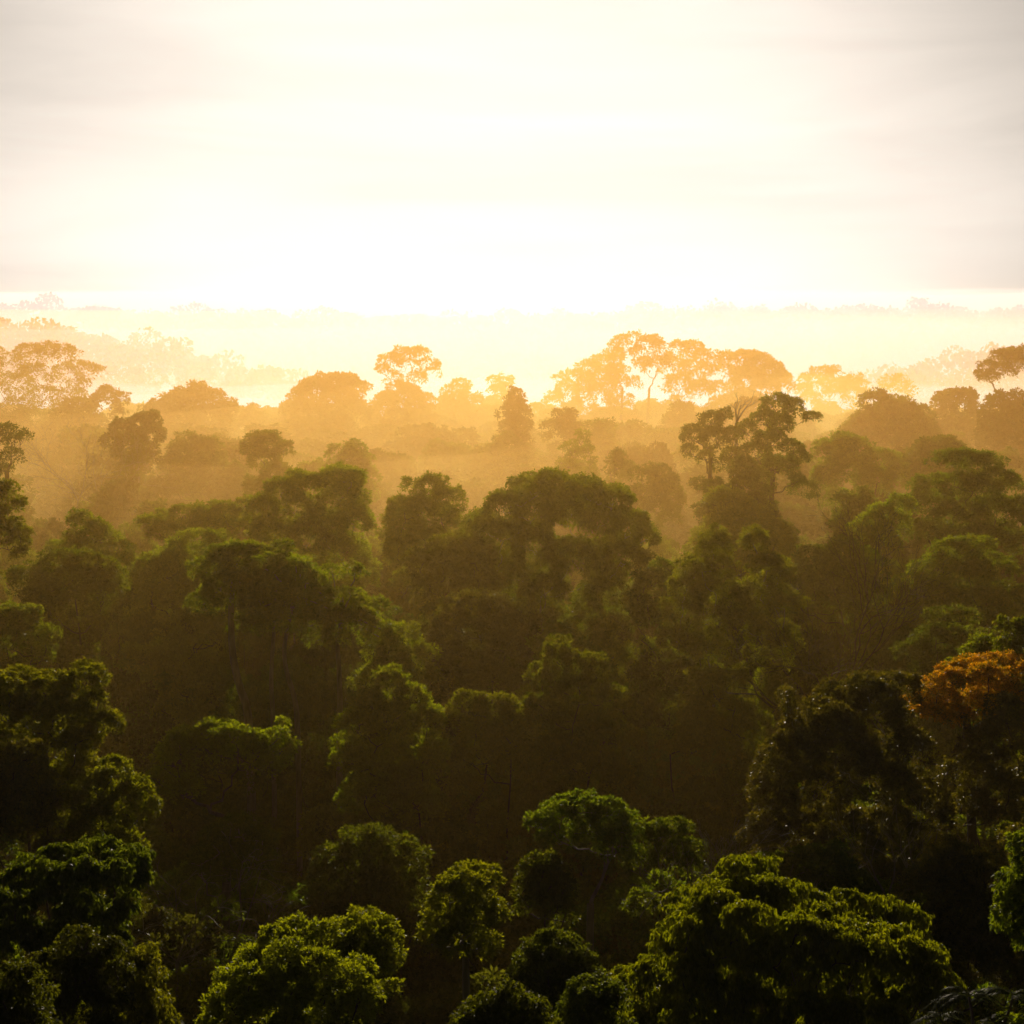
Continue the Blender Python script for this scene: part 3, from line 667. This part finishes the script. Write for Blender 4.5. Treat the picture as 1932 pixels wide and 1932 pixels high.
# ------------------------------------------------------------------ the tree with feathery compound leaves in the lower right corner
def frond_tree():
    rng = np.random.default_rng(61)
    d = 40; g = at(1868, 1915, d); gz = tz(g[0], d)
    t = empty('feather_leaved_tree', (g[0], d, gz)); tag(t, 'pale grey green tree with long feathery compound leaves in the bottom right corner', 'tree')
    top = np.array((0, 0, g[2] - gz))
    T = Tubes(); T.add(curve_pts(np.array((0, 0, -.6)), np.array((.5, 0, top[2] * .5)), top - np.array((0, 0, 1.6)), 14, .05, rng), np.linspace(.26, .1, 14), 8)
    Vs = []; tips = []
    for k in range(7):
        a = k * 2.4; r = rng.uniform(.5, 1.5) if k else 0
        tp = top + np.array((math.cos(a) * r, math.sin(a) * r, rng.uniform(-.7, .1)))
        T.add(curve_pts(top - np.array((0, 0, 1.6)), (tp + top) / 2 - np.array((0, 0, .9)), tp, 7, .03, rng), np.linspace(.07, .025, 7), 6)
        tips.append(tp)
    T.build('trunk', BARK['tan'], t)
    for tp in tips:
        for j in range(15):
            a = rng.uniform(0, 6.283); ln = rng.uniform(.75, 1.15)
            h = np.array((math.cos(a), math.sin(a), 0)); sd0 = np.array((-h[1], h[0], 0))
            rise = rng.uniform(.1, .75)
            for q in np.linspace(.12, 1, 17):
                p = tp + h * ln * q + np.array((0, 0, 1)) * ln * (rise * q - .85 * q * q)
                tan = unit(h + np.array((0, 0, rise - 1.7 * q)))
                for sg in (-1, 1):
                    dr = unit(sd0 * sg + tan * .45 + np.array((0, 0, -.25)) + rng.normal(0, .08, 3))
                    L = .17 * (1 - .55 * abs(q - .45)) * rng.uniform(.85, 1.1)
                    Vs.append([p, p + dr * L * .45 + tan * .026, p + dr * L, p + dr * L * .45 - tan * .026])
    V = np.array(Vs).reshape(-1, 3)
    link_mesh('crown', V, np.arange(len(V)).reshape(-1, 4), LEAF['grey'], t, rng.uniform(0, 1, len(V) // 4))
frond_tree()

# ------------------------------------------------------------------ trees nothing tells apart: copies of a few kinds
def proto(seed, name, kind, leaf, W, H, d, hz):
    rng = np.random.default_rng(seed)
    lob = [(a, b, c + hz, e, f, h) for a, b, c, e, f, h in plan(kind, W, W * .95, H, rng)]
    return build_tree(name, None, (0, 0, 0), lob, leaf, 'brown', rng, leaf_len(d))
def copy_tree(src, loc, rot, s, label, group):
    t = src.copy(); COL.objects.link(t)
    t.location = loc; t.rotation_euler = (0, 0, rot); t.scale = s
    tag(t, label, 'tree', group)
    for ch in src.children:
        c = ch.copy(); COL.objects.link(c); c.parent = t
        for g in ch.children:
            k = g.copy(); COL.objects.link(k); k.parent = c
    return t
rng = np.random.default_rng(77)
FAR = [proto(300 + k, 'canopy_tree', kd, lf, 15, hh, 300, 24 - hh) for k, (kd, lf, hh) in enumerate([('dome', 'olive', 17), ('lumpy', 'dark', 18), ('dome', 'dark', 16), ('lumpy', 'olive', 16), ('open', 'olive', 14), ('layered', 'dark', 15)])]
NEAR = [proto(400 + k, 'understory_tree', kd, lf, 13, hh, 120, 18 - hh) for k, (kd, lf, hh) in enumerate([('dome', 'green', 16), ('lumpy', 'gold', 16), ('lumpy', 'green', 17), ('layered', 'olive', 15)])]  # brighter leaf colours stand in for sunlight on the slope
used = set()
def plant(src, loc, rot, s, label, group):
    if src.name not in used:
        used.add(src.name)
        src.location = loc; src.rotation_euler = (0, 0, rot); src.scale = s
        tag(src, label, 'tree', group)
    else:
        copy_tree(src, loc, rot, s, label, group)
def cap(x, y):
    """Highest canopy allowed there, so that the copies stay below the tree line in front of the fog."""
    line = np.interp(y, [50, 65, 85, 110, 140, 170, 200, 240, 300, 360, 470], [1990, 1830, 1600, 1370, 1095, 985, 950, 885, 815, 765, 745])
    px = 966 + x / (y * .000277)
    side = max(0, min(1, (abs(px - 860) - 180) / 250))          # the fog lies lowest left of the middle
    if 170 < y < 330: line -= 45 * side * math.sin((y - 170) / 160 * math.pi) ** .5
    return at(966, line, y)[2]
y = 64.0
while y < 470:
    near = y < 190
    sp = 8.2 if near else 14.0
    hw = y * .275 + 5
    n = int(2 * hw / sp)
    for i in range(n):
        x = -hw + (i + .5) * 2 * hw / n + rng.uniform(-.35, .35) * sp
        yy = y + rng.uniform(-.35, .35) * sp
        gz = tz(x, yy); h = cap(x, yy) - gz - rng.uniform(0, 3.0) - (2.0 if near else .5)
        if h < 5: continue
        if 86 < yy < 117 and 410 < 966 + x / (yy * .000277) < 600: h *= .6        # low growth where the pale stems show
        src = (NEAR if near else FAR)[rng.integers(0, 4 if near else 6)]
        k = h / (18 if near else 24)
        w = rng.uniform(.9, 1.25)
        plant(src, (x, yy, gz), rng.uniform(0, 6.28), (w, w, k),
              'dim dark tree filling the shade between the trees of the near slope' if near else 'soft hazy tree lost among others in the golden fog of the middle distance',
              'dark trees between the crowns of the slope' if near else 'hazy trees of the middle distance')
    y += sp

# ------------------------------------------------------------------ undergrowth: saplings, shrubs and creepers that nobody could count
def undergrowth():
    rng = np.random.default_rng(31)
    n = 2600
    Y = 45 + 235 * rng.random(n) ** .8
    X = rng.uniform(-1, 1, n) * (Y * .29 + 6)
    Z = terrain(X, Y) + rng.uniform(1.0, 13.0, n) * rng.random(n) ** .5
    m = 110
    r = rng.uniform(.9, 2.0, n)
    u = unit(rng.normal(0, 1, (n, m, 3)))
    P = (np.stack([X, Y, Z], 1)[:, None] + u * (r[:, None] * rng.uniform(.5, 1.05, (n, m)))[..., None] * np.array((1, 1, .75))).reshape(-1, 3)
    L = (leaf_len(np.repeat(Y, m)) * rng.uniform(.7, 1.5, n * m) * 1.25)[:, None]
    d = unit(u.reshape(-1, 3) + rng.normal(0, .7, P.shape)); sd = unit(np.cross(d, np.array((0, 0, .8)) + rng.normal(0, .7, P.shape)))
    V = np.stack([P, P + d * L * .45 + sd * L * .25, P + d * L, P + d * L * .45 - sd * L * .25], 1).reshape(-1, 3)
    F = np.arange(len(V)).reshape(-1, 4)
    o = link_mesh('undergrowth', V, F, LEAF['dark'], tone=rng.uniform(0, 1, len(F)))
    tag(o, 'dark tangle of shrubs and saplings under the trees', 'undergrowth', None, 'stuff')
undergrowth()

# ------------------------------------------------------------------ far-off wood: one mass
def far_forest():
    rng = np.random.default_rng(9)
    C = []
    for (y0, y1, sp) in ((480, 1150, 15), (1500, 2150, 26)):
        yy = y0
        while yy < y1:
            hw = yy * .30 + 20
            n = int(2 * hw / sp)
            xs = np.linspace(-hw, hw, n) + rng.uniform(-.4, .4, n) * sp
            C.append(np.stack([xs, yy + rng.uniform(-.4, .4, n) * sp, np.full(n, sp)], 1))
            yy += sp * 1.6
    C = np.concatenate(C); n = len(C)
    gz = terrain(C[:, 0], C[:, 1])
    h = rng.uniform(17, 26, n) + (rng.random(n) < .08) * rng.uniform(4, 9, n)
    m = 130
    u = unit(rng.normal(0, 1, (n, m, 3))); u[..., 2] = np.where(u[..., 2] < -.3, -u[..., 2], u[..., 2])
    ph = rng.uniform(0, 6.28, (n, 3))
    lump = 1 + .22 * np.sin(3.1 * u[..., 0] + ph[:, 0:1]) * np.sin(3.7 * u[..., 1] + ph[:, 1:2]) + rng.uniform(-.18, .1, (n, m))
    rw = C[:, 2] * rng.uniform(.5, .75, n); rh = rw * rng.uniform(.55, .9, n)
    P = np.stack([C[:, 0:1] + u[..., 0] * rw[:, None] * lump, C[:, 1:2] + u[..., 1] * rw[:, None] * lump,
                  (gz + h - rh)[:, None] + u[..., 2] * rh[:, None] * lump], -1).reshape(-1, 3)
    s = np.repeat(C[:, 2] * .075, m)
    a = unit(rng.normal(0, 1, P.shape)); b = unit(np.cross(a, rng.normal(0, 1, P.shape)))
    s = (s * rng.uniform(.7, 1.5, len(P)))[:, None]
    V = np.stack([P - a * s, P + b * s * .7, P + a * s, P - b * s * .7], 1).reshape(-1, 3)
    F = np.arange(len(V)).reshape(-1, 4)
    o = link_mesh('distant_forest', V, F, LEAF['dark'], tone=rng.uniform(0, 1, len(F)))
    tag(o, 'far wooded ridges fading into the mist', 'forest', None, 'stuff')
far_forest()

# ------------------------------------------------------------------ haze
def volume_mat(name, color, density, aniso):
    m, nt, out = new_mat(name)
    v = nt.nodes.new("ShaderNodeVolumePrincipled")
    v.inputs["Color"].default_value = (*color, 1)
    v.inputs["Absorption Color"].default_value = (1, 1, 1, 1)      # droplets scatter, they hardly absorb
    v.inputs["Density"].default_value = density
    v.inputs["Anisotropy"].default_value = aniso
    nt.links.new(v.outputs[0], out.inputs["Volume"])
    return m
def box(name, lo, hi, mat):
    V = np.array([(x, y, z) for z in (lo[2], hi[2]) for y in (lo[1], hi[1]) for x in (lo[0], hi[0])], float)
    F = np.array([(0, 2, 3, 1), (4, 5, 7, 6), (0, 1, 5, 4), (2, 6, 7, 3), (0, 4, 6, 2), (1, 3, 7, 5)])
    return link_mesh(name, V, F, mat)
hz = box('haze', (-2610, -160, -60), (2610, 2760, 60), volume_mat('haze_air', (.99, .84, .66), HAZE_D, HAZE_G))
tag(hz, 'golden morning haze over the forest', 'haze', None, 'stuff')

def mist(name, label, y0, y1, top, density, aniso, color, hw=(150, .62), bottom=-58):
    """A bank of fog: a closed body with an undulating top."""
    ys = np.linspace(y0, y1, 60); us = np.linspace(-1, 1, 40)
    X = us[None] * (hw[0] + hw[1] * ys[:, None]); Y = np.repeat(ys[:, None], 40, 1)
    Z = top(X, Y)
    ny, nx = X.shape
    Vt = np.stack([X, Y, Z], -1).reshape(-1, 3); Vb = Vt.copy(); Vb[:, 2] = bottom
    i = (np.arange(ny - 1)[:, None] * nx + np.arange(nx - 1)[None]).ravel()
    n = nx * ny
    Ft = np.stack([i, i + 1, i + nx + 1, i + nx], -1); Fb = np.stack([i, i + nx, i + nx + 1, i + 1], -1) + n
    S = []
    for e in (np.arange(nx), np.arange(ny) * nx + nx - 1, (np.arange(nx) + (ny - 1) * nx)[::-1], (np.arange(ny) * nx)[::-1]):
        S.append(np.stack([e[:-1], e[:-1] + n, e[1:] + n, e[1:]], -1))
    o = link_mesh(name, np.concatenate([Vt, Vb]), np.concatenate([Ft, Fb] + S), volume_mat(name + '_air', color, density, aniso))
    tag(o, label, 'mist', None, 'stuff')
GOLD = (.99, .46, .12)
mist('thin_mist', 'thin golden haze drifting over the near slope', 30, 215,
     lambda X, Y: 12 + 32.8 * smooth(30, 115, Y) - 40 * smooth(150, 215, Y) + .3 * np.sin(X * .05 + Y * .04),
     .00085, .88, (.99, .60, .09))
mist('mist', 'golden fog hanging over the forest beyond the first row of trees', 92, 480,
     lambda X, Y: -6 + 50.5 * smooth(92, 196, Y) + .5 * np.sin(X * .02 + Y * .013) - 20 * smooth(430, 480, Y),
     .0034, .50, GOLD)
mist('low_mist', 'thick golden fog lying among the trees of the middle distance', 155, 470,
     lambda X, Y: -6 + 35 * smooth(155, 205, Y) + 4 * smooth(230, 380, Y) - 30 * smooth(400, 470, Y) + 2.5 * np.sin(X * .031 + Y * .02) + 2 * np.sin(X * .07 - Y * .05),
     .0034, .50, GOLD)
mist('far_mist', 'pale fog between the far wooded ridges', 470, 2350,
     lambda X, Y: -10 + 46 * smooth(470, 700, Y) + 18 * smooth(850, 1350, Y) + 1.5 * np.sin(X * .012 + Y * .007) + np.sin(X * .031 - Y * .011),
     .0017, .45, (.97, .80, 1.0))
mist('valley_mist', 'bright white fog filling the valley behind the skyline trees', 450, 880,
     lambda X, Y: -30 + 44 * smooth(450, 620, Y) - 8 * smooth(760, 880, Y) + 3 * np.sin(X * .017 + 1) * np.sin(Y * .02) + 2 * np.sin(X * .04 + Y * .02),
     .0034, .45, (.97, .80, 1.0))
